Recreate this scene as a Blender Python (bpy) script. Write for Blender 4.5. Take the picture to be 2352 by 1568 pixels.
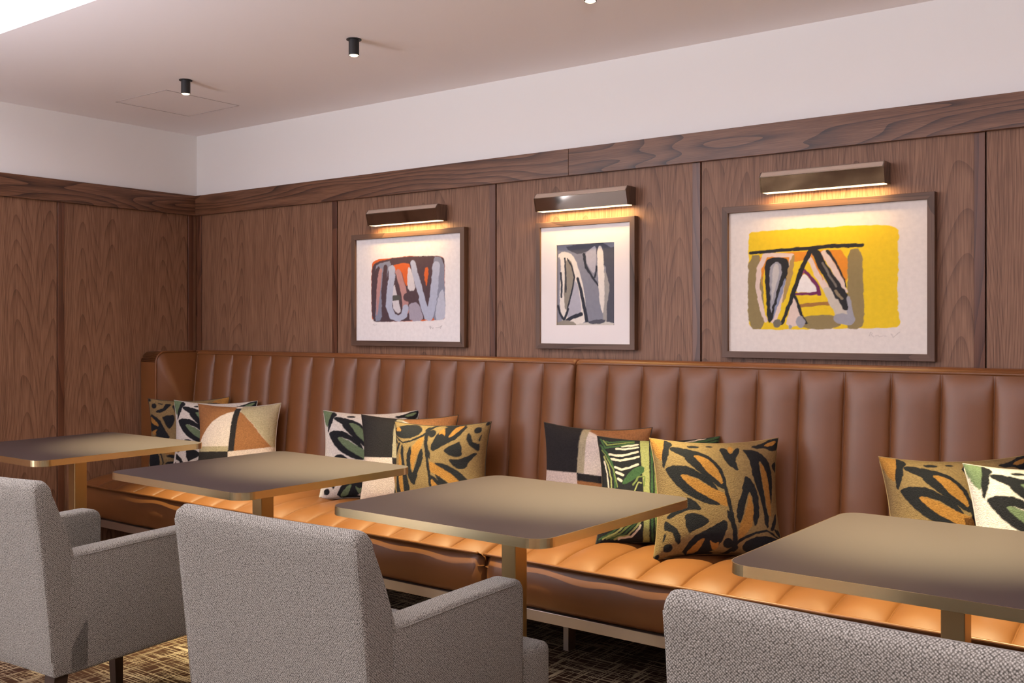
import bpy, bmesh, math, random
import numpy as np
from mathutils import Vector, Matrix

for o in list(bpy.data.objects): bpy.data.objects.remove(o)
S = bpy.context.scene
C = S.collection
PI = math.pi
R = math.radians

# ------------------------------------------------------------------ camera
cd = bpy.data.cameras.new('camera')
cam = bpy.data.objects.new('camera', cd); C.objects.link(cam)
cam.location = (0, 0, 1.24); cam.rotation_euler = (R(90), 0, R(36.8))
cd.sensor_width = 36; cd.lens = 36 * 2305 / 2352; cd.shift_y = -36 / 2352
cd.clip_start = 0.05
S.camera = cam

# ------------------------------------------------------------------ light and exposure
W = bpy.data.worlds.new('world'); S.world = W; W.use_nodes = True
W.node_tree.nodes['Background'].inputs[0].default_value = (0.62, 0.60, 0.75, 1)
W.node_tree.nodes['Background'].inputs[1].default_value = 0.12
S.view_settings.view_transform = 'Standard'
S.view_settings.look = 'None'
S.view_settings.exposure = 0.15
S.view_settings.gamma = 1.0
S.view_settings.use_curve_mapping = False

def area(name, loc, rot, sx, sy, energy, col, spread=180):
    l = bpy.data.lights.new(name, 'AREA'); l.shape = 'RECTANGLE'; l.size = sx; l.size_y = sy
    l.energy = energy; l.color = col; l.spread = R(spread)
    o = bpy.data.objects.new(name, l); C.objects.link(o); o.location = loc; o.rotation_euler = rot
    return o
COOL = (0.93, 0.90, 1.0)
# luminous raised coffer over the middle of the room
area('coffer_light', (-2.6, 0.55, 2.60), (0, 0, 0), 3.6, 1.9, 29, COOL)
# daylight through the side window (left wall, before the camera's view begins) and the windows behind the camera
area('side_daylight', (-4.74, -1.15, 1.38), (0, R(-90), 0), 1.75, 2.0, 88, (0.93, 0.93, 1.0))
area('window_daylight', (-1.0, -3.42, 1.65), (R(92), 0, 0), 2.7, 1.4, 3, (0.86, 0.90, 1.0))
# added fill light without a fixture, behind the camera, to brighten the ceiling
area('rear_ceiling_fill', (-3.3, -3.2, 1.75), (R(150), 0, 0), 2.4, .12, 70, (0.90, 0.88, 1.0), 170)
# unseen upward fill lights, put in to lift the dropped ceiling border
area('ceiling_fill', (-3.2, 0.15, 1.5), (R(180), 0, 0), .35, .35, 66, (0.96, 0.91, 1.0))
area('ceiling_fill', (0.3, -0.25, 1.5), (R(180), 0, 0), .35, .35, 110, (0.96, 0.91, 1.0))
SPOT_E = 490
SPOT_COL = (1.0, 0.90, 0.50)
PIC_E = 2.4

# ------------------------------------------------------------------ helpers
def mat(name):
    m = bpy.data.materials.new(name); m.use_nodes = True
    nt = m.node_tree; b = nt.nodes['Principled BSDF']
    return m, nt, b
def N(nt, t, **k):
    n = nt.nodes.new(t)
    for a, v in k.items():
        if a.startswith('i_'):
            n.inputs[a[2:].replace('_', ' ')].default_value = v
        else: setattr(n, a, v)
    return n
def ramp(nt, fac, stops):
    r = nt.nodes.new('ShaderNodeValToRGB'); e = r.color_ramp.elements
    e[0].position = stops[0][0]; e[0].color = (*stops[0][1], 1)
    e[1].position = stops[-1][0]; e[1].color = (*stops[-1][1], 1)
    for p, c in stops[1:-1]:
        x = e.new(p); x.color = (*c, 1)
    nt.links.new(fac, r.inputs[0]); return r
def bump(nt, b, h, strength, dist):
    n = N(nt, 'ShaderNodeBump'); n.inputs['Strength'].default_value = strength; n.inputs['Distance'].default_value = dist
    nt.links.new(h, n.inputs['Height']); nt.links.new(n.outputs[0], b.inputs['Normal'])
def math_(nt, op, a, b=None, c=None):
    n = N(nt, 'ShaderNodeMath', operation=op)
    for i, x in enumerate((a, b, c)):
        if x is None: continue
        if isinstance(x, (int, float)): n.inputs[i].default_value = x
        else: nt.links.new(x, n.inputs[i])
    return n.outputs[0]

def plain(name, col, rough=0.5, metal=0.0, spec=0.5, nb=None):
    m, nt, b = mat(name)
    b.inputs['Base Color'].default_value = (*col, 1); b.inputs['Roughness'].default_value = rough
    b.inputs['Metallic'].default_value = metal; b.inputs['Specular IOR Level'].default_value = spec
    tc = N(nt, 'ShaderNodeTexCoord'); n = N(nt, 'ShaderNodeTexNoise'); n.inputs['Scale'].default_value = (nb or (300, 0))[0]
    nt.links.new(tc.outputs['Object'], n.inputs['Vector'])
    if nb: bump(nt, b, n.outputs[0], nb[1], 0.001)
    return m

def walnut(name, c_dark, c_mid, c_light, axis='z', rings=9, figure=1.0, rough=0.42, fibre=0.5, coord='Object', seedscale=37.0, sc=1.0, leaf=0):
    """grain running along `axis`; ring lines from a stretched noise field (cathedrals) plus fine pores"""
    m, nt, b = mat(name)
    tc = N(nt, 'ShaderNodeTexCoord'); oi = N(nt, 'ShaderNodeObjectInfo')
    add = N(nt, 'ShaderNodeVectorMath', operation='ADD')
    sca = N(nt, 'ShaderNodeVectorMath', operation='SCALE'); sca.inputs[0].default_value = (1.0, 0.7, 1.3)
    nt.links.new(math_(nt, 'MULTIPLY', oi.outputs['Random'], seedscale), sca.inputs['Scale'])
    nt.links.new(tc.outputs[coord], add.inputs[0]); nt.links.new(sca.outputs[0], add.inputs[1])
    def mapped(al, ac):
        mp = N(nt, 'ShaderNodeMapping')
        s = [ac, ac, ac]; s['xyz'.index(axis)] = al
        mp.inputs['Scale'].default_value = s
        nt.links.new(add.outputs[0], mp.inputs['Vector']); return mp.outputs[0]
    n1 = N(nt, 'ShaderNodeTexNoise'); n1.inputs['Scale'].default_value = 1; n1.inputs['Detail'].default_value = 2.0; n1.inputs['Roughness'].default_value = .45
    nt.links.new(mapped(.42 * figure, 3.0 * sc), n1.inputs['Vector'])
    n2 = N(nt, 'ShaderNodeTexNoise'); n2.inputs['Scale'].default_value = 1; n2.inputs['Detail'].default_value = 3
    nt.links.new(mapped(9, 420), n2.inputs['Vector'])
    n3 = N(nt, 'ShaderNodeTexNoise'); n3.inputs['Scale'].default_value = 1; n3.inputs['Detail'].default_value = 3
    nt.links.new(mapped(1.2, 28), n3.inputs['Vector'])
    if leaf:
        sp = N(nt, 'ShaderNodeSeparateXYZ'); nt.links.new(add.outputs[0], sp.inputs[0])
        hh = math_(nt, 'ADD', sp.outputs[0], sp.outputs[1]) 
        n4 = N(nt, 'ShaderNodeTexNoise'); n4.inputs['Scale'].default_value = 1; n4.inputs['Detail'].default_value = 1
        nt.links.new(mapped(.9, 5), n4.inputs['Vector'])
        hh = math_(nt, 'ADD', hh, math_(nt, 'MULTIPLY', n4.outputs[0], .16))
        xl = math_(nt, 'SUBTRACT', math_(nt, 'MULTIPLY', math_(nt, 'PINGPONG', math_(nt, 'MULTIPLY', hh, 1 / leaf), 1.0), leaf), leaf * .3)
        v = math_(nt, 'ADD', math_(nt, 'MULTIPLY', sp.outputs[2], .75), math_(nt, 'MULTIPLY', math_(nt, 'MULTIPLY', xl, xl), 55))
        v = math_(nt, 'ADD', v, math_(nt, 'MULTIPLY', n1.outputs[0], .9))
        ring = math_(nt, 'FRACT', math_(nt, 'MULTIPLY', v, 9.0))
        line = math_(nt, 'MULTIPLY', math_(nt, 'POWER', ring, 5.0), .6)
    else:
        ring = math_(nt, 'FRACT', math_(nt, 'MULTIPLY', n1.outputs[0], rings * 4.0))
        line = math_(nt, 'POWER', ring, 3.0)
    t = math_(nt, 'ADD', math_(nt, 'MULTIPLY', line, 0.42), math_(nt, 'MULTIPLY', n3.outputs[0], 0.42))
    t = math_(nt, 'ADD', t, math_(nt, 'MULTIPLY', math_(nt, 'SUBTRACT', n2.outputs[0], .5), fibre))
    r = ramp(nt, t, [(0.06, c_light), (0.33, c_mid), (0.72, c_dark)])
    nt.links.new(r.outputs[0], b.inputs['Base Color'])
    b.inputs['Roughness'].default_value = rough; b.inputs['Specular IOR Level'].default_value = .4
    bump(nt, b, n2.outputs[0], .15, .0006)
    return m

M = {}
M['plaster'] = plain('plaster', (.82, .81, .785), .85, nb=(90, .03))
M['ceiling'] = plain('ceiling_paint', (.90, .865, .87), .9, nb=(60, .03))
M['panel'] = walnut('walnut_veneer', (.055, .022, .010), (.175, .083, .044), (.26, .135, .076), 'z', 6, 1.0, .52, 1.15, leaf=.22)
M['stile'] = walnut('walnut_stile', (.05, .018, .010), (.105, .040, .020), (.16, .066, .034), 'z', 5, 1.0, .3, .4)
M['rail_x'] = walnut('walnut_rail', (.022, .008, .004), (.115, .048, .023), (.21, .100, .052), 'x', 6, 1.2, .30, .7, sc=1.5)
M['rail_y'] = walnut('walnut_rail_side', (.022, .008, .004), (.115, .048, .023), (.21, .100, .052), 'y', 6, 1.2, .30, .7, sc=1.5)
M['frame_x'] = walnut('frame_wood', (.05, .026, .015), (.105, .057, .036), (.14, .08, .052), 'x', 3, 1, .5, .6)
M['frame_z'] = walnut('frame_wood_upright', (.05, .026, .015), (.105, .057, .036), (.14, .08, .052), 'z', 3, 1, .5, .6)
M['legwood'] = walnut('dark_leg_wood', (.012, .007, .005), (.028, .015, .010), (.05, .028, .018), 'z', 3, 1, .4, .3)
M['black'] = plain('black_metal', (.012, .012, .013), .45)
M['gap'] = plain('shadow_gap', (.02, .01, .007), .8)
M['brass'] = plain('brushed_brass', (.90, .76, .46), .25, 1.0)
M['brass_col'] = plain('brushed_bronze', (.56, .41, .20), .36, 1.0)
M['nickel'] = plain('brushed_nickel', (.62, .55, .47), .38, 1.0)
M['mirror'] = plain('polished_nickel', (.32, .28, .25), .05, 1.0)
M['pale_reflection'] = plain('pale_reflection_metal', (.92, .80, .70), .4, 1.0)  # paler than the shade metal: ceiling reflection put into the colour
M['paper'] = plain('art_paper', (.80, .76, .74), .85, nb=(120, .15))

def leather():
    m, nt, b = mat('tan_leather')
    tc = N(nt, 'ShaderNodeTexCoord')
    v = N(nt, 'ShaderNodeTexVoronoi'); v.inputs['Scale'].default_value = 420
    n = N(nt, 'ShaderNodeTexNoise'); n.inputs['Scale'].default_value = 7; n.inputs['Detail'].default_value = 4
    nt.links.new(tc.outputs['Object'], v.inputs['Vector']); nt.links.new(tc.outputs['Object'], n.inputs['Vector'])
    r = ramp(nt, n.outputs[0], [(.3, (.145, .051, .014)), (.7, (.168, .060, .017))])
    nt.links.new(r.outputs[0], b.inputs['Base Color'])
    b.inputs['Roughness'].default_value = .40; b.inputs['Specular IOR Level'].default_value = .5
    h = math_(nt, 'ADD', math_(nt, 'MULTIPLY', v.outputs[0], .25), math_(nt, 'MULTIPLY', n.outputs[0], .35))
    bump(nt, b, h, .12, .002)
    return m
M['leather'] = leather()

def fabric():
    m, nt, b = mat('woven_chair_fabric')
    tc = N(nt, 'ShaderNodeTexCoord'); sp = N(nt, 'ShaderNodeSeparateXYZ')
    nz = N(nt, 'ShaderNodeTexNoise'); nz.inputs['Scale'].default_value = 130; nz.inputs['Detail'].default_value = 2
    nt.links.new(tc.outputs['Object'], nz.inputs['Vector'])
    nt.links.new(tc.outputs['Object'], sp.inputs[0])
    mp = N(nt, 'ShaderNodeMapping'); mp.inputs['Rotation'].default_value = (0, R(42), 0)
    mp.inputs['Rotation'].default_value = (0, 0, R(42))
    nrm = N(nt, 'ShaderNodeSeparateXYZ'); nt.links.new(tc.outputs['Normal'], nrm.inputs[0])
    fx = math_(nt, 'GREATER_THAN', math_(nt, 'ABSOLUTE', nrm.outputs[0]), .6)      # side faces: y,z
    fz = math_(nt, 'GREATER_THAN', math_(nt, 'ABSOLUTE', nrm.outputs[2]), .7)      # top faces: x,y
    def pick(f, a, b): return math_(nt, 'ADD', math_(nt, 'MULTIPLY', f, b), math_(nt, 'MULTIPLY', math_(nt, 'SUBTRACT', 1.0, f), a))
    cb = N(nt, 'ShaderNodeCombineXYZ')
    nt.links.new(pick(fx, sp.outputs[0], sp.outputs[1]), cb.inputs[0]); nt.links.new(pick(fz, sp.outputs[2], sp.outputs[1]), cb.inputs[1])
    nt.links.new(cb.outputs[0], mp.inputs['Vector'])
    vo = N(nt, 'ShaderNodeTexVoronoi', voronoi_dimensions='2D'); vo.inputs['Scale'].default_value = 262; vo.inputs['Randomness'].default_value = .38
    nt.links.new(mp.outputs[0], vo.inputs['Vector'])
    w = math_(nt, 'SUBTRACT', .98, math_(nt, 'MULTIPLY', vo.outputs['Distance'], 1.15))
    n2 = N(nt, 'ShaderNodeTexNoise'); n2.inputs['Scale'].default_value = 420; n2.inputs['Detail'].default_value = 2
    nt.links.new(tc.outputs['Object'], n2.inputs['Vector'])
    t = math_(nt, 'ADD', w, math_(nt, 'MULTIPLY', math_(nt, 'SUBTRACT', n2.outputs[0], .5), .9))
    r = ramp(nt, t, [(.10, (.038, .034, .027)), (.5, (.170, .155, .128)), (.95, (.40, .375, .325))])
    nt.links.new(r.outputs[0], b.inputs['Base Color'])
    b.inputs['Roughness'].default_value = .95; b.inputs['Specular IOR Level'].default_value = .15
    b.inputs['Sheen Weight'].default_value = .12
    bump(nt, b, t, .55, .0012)
    return m
M['fabric'] = fabric()

def laminate():
    m, nt, b = mat('table_laminate')
    tc = N(nt, 'ShaderNodeTexCoord'); n = N(nt, 'ShaderNodeTexNoise'); n.inputs['Scale'].default_value = 900
    nt.links.new(tc.outputs['Object'], n.inputs['Vector'])
    r = ramp(nt, n.outputs[0], [(.3, (.040, .0275, .026)), (.7, (.058, .040, .038))])
    nt.links.new(r.outputs[0], b.inputs['Base Color'])
    b.inputs['Roughness'].default_value = .48; b.inputs['Specular IOR Level'].default_value = .55
    return m
M['laminate'] = laminate()

def carpet():
    m, nt, b = mat('carpet')
    tc = N(nt, 'ShaderNodeTexCoord')
    def lines(sx, sy, th):
        mp = N(nt, 'ShaderNodeMapping'); mp.inputs['Scale'].default_value = (sx, sy, 1)
        mp.inputs['Rotation'].default_value = (0, 0, R(4))
        nt.links.new(tc.outputs['Object'], mp.inputs['Vector'])
        n = N(nt, 'ShaderNodeTexNoise'); n.inputs['Scale'].default_value = 1; n.inputs['Detail'].default_value = 1
        nt.links.new(mp.outputs[0], n.inputs['Vector'])
        return ramp(nt, n.outputs[0], [(th, (0, 0, 0)), (th + .035, (1, 1, 1))]).outputs[0]
    a = lines(5, 130, .55); c = lines(130, 5, .57)
    mx = math_(nt, 'MAXIMUM', a, c)
    big = N(nt, 'ShaderNodeTexNoise'); big.inputs['Scale'].default_value = 2.2; big.inputs['Detail'].default_value = 3
    nt.links.new(tc.outputs['Object'], big.inputs['Vector'])
    k = ramp(nt, big.outputs[0], [(.38, (.25, .25, .25)), (.58, (1, 1, 1))]).outputs[0]
    f = math_(nt, 'MULTIPLY', mx, k)
    mix = N(nt, 'ShaderNodeMix', data_type='RGBA')
    nt.links.new(f, mix.inputs['Factor']); mix.inputs['A'].default_value = (.050, .022, .011, 1); mix.inputs['B'].default_value = (.50, .38, .23, 1)
    nt.links.new(mix.outputs['Result'], b.inputs['Base Color']); b.inputs['Roughness'].default_value = 1; b.inputs['Specular IOR Level'].default_value = .1
    n2 = N(nt, 'ShaderNodeTexNoise'); n2.inputs['Scale'].default_value = 600
    nt.links.new(tc.outputs['Object'], n2.inputs['Vector']); bump(nt, b, n2.outputs[0], .5, .002)
    return m
M['carpet'] = carpet()

def painted(name, scale, amt, rough, stitch):
    """cloth or print whose colours come from the mesh's own colour attribute"""
    m, nt, b = mat(name)
    at = N(nt, 'ShaderNodeAttribute', attribute_name='pattern')
    tc = N(nt, 'ShaderNodeTexCoord'); n = N(nt, 'ShaderNodeTexNoise'); n.inputs['Scale'].default_value = scale; n.inputs['Detail'].default_value = 3
    nt.links.new(tc.outputs['Object'], n.inputs['Vector'])
    v = ramp(nt, n.outputs[0], [(.3, (1 - amt,) * 3), (.7, (1 + amt * .4,) * 3)])
    mx = N(nt, 'ShaderNodeMix', data_type='RGBA', blend_type='MULTIPLY'); mx.inputs['Factor'].default_value = 1
    nt.links.new(at.outputs['Color'], mx.inputs['A']); nt.links.new(v.outputs[0], mx.inputs['B'])
    nt.links.new(mx.outputs['Result'], b.inputs['Base Color']); b.inputs['Roughness'].default_value = rough; b.inputs['Specular IOR Level'].default_value = .2
    if stitch:
        n2 = N(nt, 'ShaderNodeTexNoise'); n2.inputs['Scale'].default_value = 260; n2.inputs['Detail'].default_value = 2
        nt.links.new(tc.outputs['Object'], n2.inputs['Vector']); bump(nt, b, n2.outputs[0], .6, .003)
    return m
M['cloth'] = painted('embroidered_cloth', 160, .22, .95, True)
M['print'] = painted('printed_paper', 60, .06, .8, False)
M['seam_cream'] = plain('cream_cord', (.42, .37, .32), .9)
M['seam_ochre'] = plain('ochre_cord', (.26, .17, .07), .9)
M['seam_dark'] = plain('dark_cord', (.05, .035, .022), .9)

def emit(name, col, s):
    m, nt, b = mat(name)
    b.inputs['Base Color'].default_value = (.8, .7, .6, 1)
    b.inputs['Emission Color'].default_value = (*col, 1); b.inputs['Emission Strength'].default_value = s
    return m
M['glow'] = emit('lamp_glow', (1, .72, .38), 9)
M['glow_pic'] = emit('strip_glow', (1, .70, .36), 3.2)

def tag(o, label=None, cat=None, group=None, kind=None):
    if label: o['label'] = label
    if cat: o['category'] = cat
    if group: o['group'] = group
    if kind: o['kind'] = kind
    return o
def obj(name, bm, m, parent=None, smooth=False, origin=None):
    me = bpy.data.meshes.new(name)
    if origin is not None:
        bmesh.ops.translate(bm, verts=bm.verts, vec=-Vector(origin))
    bmesh.ops.recalc_face_normals(bm, faces=bm.faces)
    bm.to_mesh(me); bm.free(); me.materials.append(m)
    o = bpy.data.objects.new(name, me); C.objects.link(o)
    if origin is not None: o.location = origin
    if parent: o.parent = parent
    if smooth: me.shade_smooth()
    return o
def empty(name, loc, rz=0, label=None, cat=None, group=None):
    o = bpy.data.objects.new(name, None); C.objects.link(o); o.location = loc; o.rotation_euler = (0, 0, rz)
    o.empty_display_size = .1
    return tag(o, label, cat, group)
def box(bm, x0, x1, y0, y1, z0, z1, bev=0, seg=2):
    r = bmesh.ops.create_cube(bm, size=1)
    vs = r['verts']
    bmesh.ops.scale(bm, vec=(x1 - x0, y1 - y0, z1 - z0), verts=vs)
    bmesh.ops.translate(bm, vec=((x0 + x1) / 2, (y0 + y1) / 2, (z0 + z1) / 2), verts=vs)
    if bev:
        es = {e for v in vs for e in v.link_edges}
        bmesh.ops.bevel(bm, geom=list(es), offset=bev, segments=seg, profile=.5, affect='EDGES')
def bx(*a, **k):
    bm = bmesh.new(); box(bm, *a, **k); return bm
def grid_surface(rows, closed=False):
    """rows: list of lists of points -> quads"""
    bm = bmesh.new(); vv = [[bm.verts.new(p) for p in r] for r in rows]
    for i in range(len(vv) - 1):
        n = len(vv[i])
        for j in range(n if closed else n - 1):
            bm.faces.new((vv[i][j], vv[i][(j + 1) % n], vv[i + 1][(j + 1) % n], vv[i + 1][j]))
    return bm, vv
def tube(path, r, seg=8, closed=False, bm=None):
    bm = bm or bmesh.new(); P = [Vector(p) for p in path]; n = len(P); rings = []
    up = Vector((0.13, .21, 1)).normalized()
    for i in range(n):
        a = P[(i - 1) % n] if closed or i > 0 else P[i]
        b = P[(i + 1) % n] if closed or i < n - 1 else P[i]
        t = (b - a).normalized(); s = t.cross(up)
        if s.length < 1e-3: s = t.cross(Vector((1, 0, 0)))
        s.normalize(); u = s.cross(t)
        rr = r[i] if isinstance(r, (list, tuple)) else r
        rings.append([bm.verts.new(P[i] + (s * math.cos(k * 2 * PI / seg) + u * math.sin(k * 2 * PI / seg)) * rr) for k in range(seg)])
    for i in range(n if closed else n - 1):
        A, B = rings[i], rings[(i + 1) % n]
        for k in range(seg):
            bm.faces.new((A[k], A[(k + 1) % seg], B[(k + 1) % seg], B[k]))
    if not closed:
        bm.faces.new(rings[0]); bm.faces.new(rings[-1][::-1])
    return bm
def lathe(bm, prof, cx, cy, seg=32):
    rings = [[bm.verts.new((cx + r * math.cos(k * 2 * PI / seg), cy + r * math.sin(k * 2 * PI / seg), z)) for k in range(seg)] for r, z in prof]
    for A, B in zip(rings, rings[1:]):
        for k in range(seg): bm.faces.new((A[k], A[(k + 1) % seg], B[(k + 1) % seg], B[k]))
    return rings
def round_rect(x0, x1, y0, y1, r, n=8):
    pts = []
    for cx, cy, a in ((x1 - r, y1 - r, 0), (x0 + r, y1 - r, 90), (x0 + r, y0 + r, 180), (x1 - r, y0 + r, 270)):
        for k in range(n + 1):
            t = R(a + 90 * k / n); pts.append((cx + r * math.cos(t), cy + r * math.sin(t)))
    return pts
def prism(pts, axis, a, b, bm=None):
    """polygon pts (2D) extruded along axis from a to b"""
    bm = bm or bmesh.new()
    def P(p, t): return {'x': (t, p[0], p[1]), 'y': (p[0], t, p[1]), 'z': (p[0], p[1], t)}[axis]
    A = [bm.verts.new(P(p, a)) for p in pts]; B = [bm.verts.new(P(p, b)) for p in pts]
    n = len(pts)
    bm.faces.new(A); bm.faces.new(B[::-1])
    for k in range(n): bm.faces.new((A[k], B[k], B[(k + 1) % n], A[(k + 1) % n]))
    return bm

# ------------------------------------------------------------------ the setting
XL, YB, ZC = -4.79, 3.45, 2.3025
XR, YF = 1.9, -3.5
YC, ZT = 1.81, 2.64            # edge and top of the raised coffer
def struct(name, bm, m, parent=None, **k):
    o = obj(name, bm, m, parent, **k)
    if parent is None: o['kind'] = 'structure'
    return o
struct('floor', bx(XL - .1, XR + .1, YF - .1, YB + .1, -.06, 0), M['carpet'])
bm = bx(XL - .1, XL, -.12, YB, 0, ZC + .4)
box(bm, XL - .1, XL, YF, -2.18, 0, ZC + .4); box(bm, XL - .1, XL, -2.18, -.12, 0, .46); box(bm, XL - .1, XL, -2.18, -.12, 2.28, ZC + .4)
struct('wall_left', bm, M['plaster'])
bm = bmesh.new()
for y in (-2.15, -1.15, -.15): box(bm, XL - .08, XL - .02, y - .03, y + .03, .46, 2.28)
for z in (.49, 2.25): box(bm, XL - .08, XL - .02, -2.18, -.12, z - .03, z + .03)
struct('window_2', bm, M['black'])
wl = bpy.data.objects['wall_left']
struct('wall_back', bx(XL - .1, XR + .1, YB, YB + .1, 0, ZC + .4), M['plaster'])
wb = bpy.data.objects['wall_back']
struct('wall_right', bx(XR, XR + .1, YF, YB, 0, ZC + .4), M['panel'])
bm = bmesh.new()
box(bm, XL, XR, YF - .1, YF, 0, .75); box(bm, XL, XR, YF - .1, YF, 2.45, ZC + .4)
box(bm, XL, -2.4, YF - .1, YF, .75, 2.45); box(bm, .4, XR, YF - .1, YF, .75, 2.45)
struct('wall_front', bm, M['panel'])
bm = bmesh.new()
for x in (-2.4, -1.47, -.53, .4): box(bm, x - .03, x + .03, YF - .08, YF - .02, .75, 2.45)
for z in (.78, 2.42): box(bm, -2.4, .4, YF - .08, YF - .02, z - .03, z + .03)
struct('window_1', bm, M['black'])
# ceiling: dropped border along the walls, raised coffer inside
bm = bmesh.new()
box(bm, XL, XR, YC, YB, ZC, ZC + .4)
box(bm, XL, XR, YF, -1.2, ZC, ZC + .4)
box(bm, XL, XR, -1.2, YC, ZT, ZC + .4)
struct('ceiling', bm, M['ceiling'])
# thin outline of the access hatch in the ceiling
bm = bmesh.new()
hx0, hx1, hy0, hy1 = -4.36, -3.955, 2.685, 3.09
for a in ((hx0, hx1, hy0, hy0 + .003), (hx0, hx0 + .003, hy0, hy1), (hx1 - .003, hx1, hy0, hy1), (hx0, hx1, hy1 - .003, hy1)):
    box(bm, a[0], a[1], a[2], a[3], ZC - .0015, ZC + .001)
hatch = struct('trim_1', bm, plain('hatch_joint', (.42, .37, .36), .9))
# walnut panelling, back wall
STX = [-4.733 - .012, -3.662, -2.675, -1.704, -.719, .27, 1.26]
ZR0, ZR1 = 1.853, 1.963
for i, (a, b) in enumerate(zip(STX, STX[1:] + [XR])):
    x0, x1 = a + .0165 + .004, b - .0165
    if i == len(STX) - 1: x1 = XR
    struct('wood_panel', bx(x0, x1, YB - .012, YB, .0, ZR0), M['panel'], wb, origin=((x0 + x1) / 2, YB, 0))
for i, x in enumerate(STX):
    o = struct('stile', bx(x - .0165, x + .0165, YB - .016, YB, 0, ZR0, bev=.001, seg=1), M['stile'], wb, origin=(x, YB, 0))
    struct('joint', bx(x + .0165, x + .0205, YB - .002, YB, 0, ZR0), M['gap'], wb)
struct('wood_panel', bx(XL, -4.7615, YB - .012, YB, 0, ZR0), M['stile'], wb)
xj = -2.27
struct('wood_rail', bx(XL, xj - .0006, YB - .032, YB, ZR0, ZR1, bev=.001, seg=1), M['rail_x'], wb, origin=(XL, YB, ZR0))
struct('wood_rail', bx(xj + .0006, XR, YB - .032, YB, ZR0, ZR1, bev=.001, seg=1), M['rail_x'], wb, origin=(xj, YB, ZR0))
# left wall
STY = [3.40, 2.647, 1.66, .67]
for a, b in zip(STY, STY[1:] + [-.12]):
    y1, y0 = a - .0205, b + .0165
    struct('wood_panel', bx(XL, XL + .012, y0, y1, 0, ZR0), M['panel'], wl, origin=(XL, (y0 + y1) / 2, 0))
for y in STY:
    struct('stile', bx(XL, XL + .016, y - .0165, y + .0165, 0, ZR0, bev=.001, seg=1), M['stile'], wl, origin=(XL, y, 0))
struct('wood_panel', bx(XL, XL + .012, 3.4175, YB - .016, 0, ZR0), M['panel'], wl)
struct('wood_rail', bx(XL, XL + .030, YF, YB - .032, ZR0, ZR1, bev=.001, seg=1), M['rail_y'], wl, origin=(XL, YB, ZR0))

# ------------------------------------------------------------------ pattern painting (flat colours of cloth and prints)
def hash_noise(x, y, sc, seed=0):
    rs = np.random.RandomState(seed + 11); g = rs.rand(64, 64)
    X = np.asarray(x) * sc; Yv = np.asarray(y) * sc
    xi = np.floor(X).astype(int); yi = np.floor(Yv).astype(int); fx = X - xi; fy = Yv - yi
    fx = fx * fx * (3 - 2 * fx); fy = fy * fy * (3 - 2 * fy)
    G = lambda a, b: g[a % 64, b % 64]
    return (G(xi, yi) * (1 - fx) + G(xi + 1, yi) * fx) * (1 - fy) + (G(xi, yi + 1) * (1 - fx) + G(xi + 1, yi + 1) * fx) * fy - .5
def in_poly(px, py, poly):
    c = np.zeros(px.shape, bool); n = len(poly)
    for i in range(n):
        x1, y1 = poly[i]; x2, y2 = poly[(i + 1) % n]
        if y1 == y2: continue
        k = ((y1 > py) != (y2 > py)) & (px < (x2 - x1) * (py - y1) / (y2 - y1) + x1)
        c ^= k
    return c
def near_line(px, py, pts, w0, w1=None):
    w1 = w0 if w1 is None else w1; out = np.zeros(px.shape, bool); n = len(pts) - 1
    for i in range(n):
        (x1, y1), (x2, y2) = pts[i], pts[i + 1]; dx, dy = x2 - x1, y2 - y1; L = dx * dx + dy * dy + 1e-9
        t = np.clip(((px - x1) * dx + (py - y1) * dy) / L, 0, 1)
        d = np.hypot(px - x1 - t * dx, py - y1 - t * dy)
        out |= d < (w0 + (w1 - w0) * (i + t) / n) / 2
    return out
def smooth_poly(p, it=2):
    for _ in range(it):
        q = []
        for i in range(len(p)):
            a, b = p[i], p[(i + 1) % len(p)]
            q += [(a[0] * .75 + b[0] * .25, a[1] * .75 + b[1] * .25), (a[0] * .25 + b[0] * .75, a[1] * .25 + b[1] * .75)]
        p = q
    return p
def to_st(p, q):
    """point p inside quad q = TL, TR, BR, BL -> (s right, t up)"""
    s = t = .5
    for _ in range(12):
        tl, tr, br, bl = q
        f = lambda s, t: tuple((1 - t) * ((1 - s) * bl[k] + s * br[k]) + t * ((1 - s) * tl[k] + s * tr[k]) for k in (0, 1))
        e = f(s, t); a = f(s + 1e-3, t); b = f(s, t + 1e-3)
        J = np.array([[(a[0] - e[0]) / 1e-3, (b[0] - e[0]) / 1e-3], [(a[1] - e[1]) / 1e-3, (b[1] - e[1]) / 1e-3]])
        d = np.linalg.solve(J, np.array([p[0] - e[0], p[1] - e[1]])); s += d[0]; t += d[1]
    return (float(s), float(t))
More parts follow.
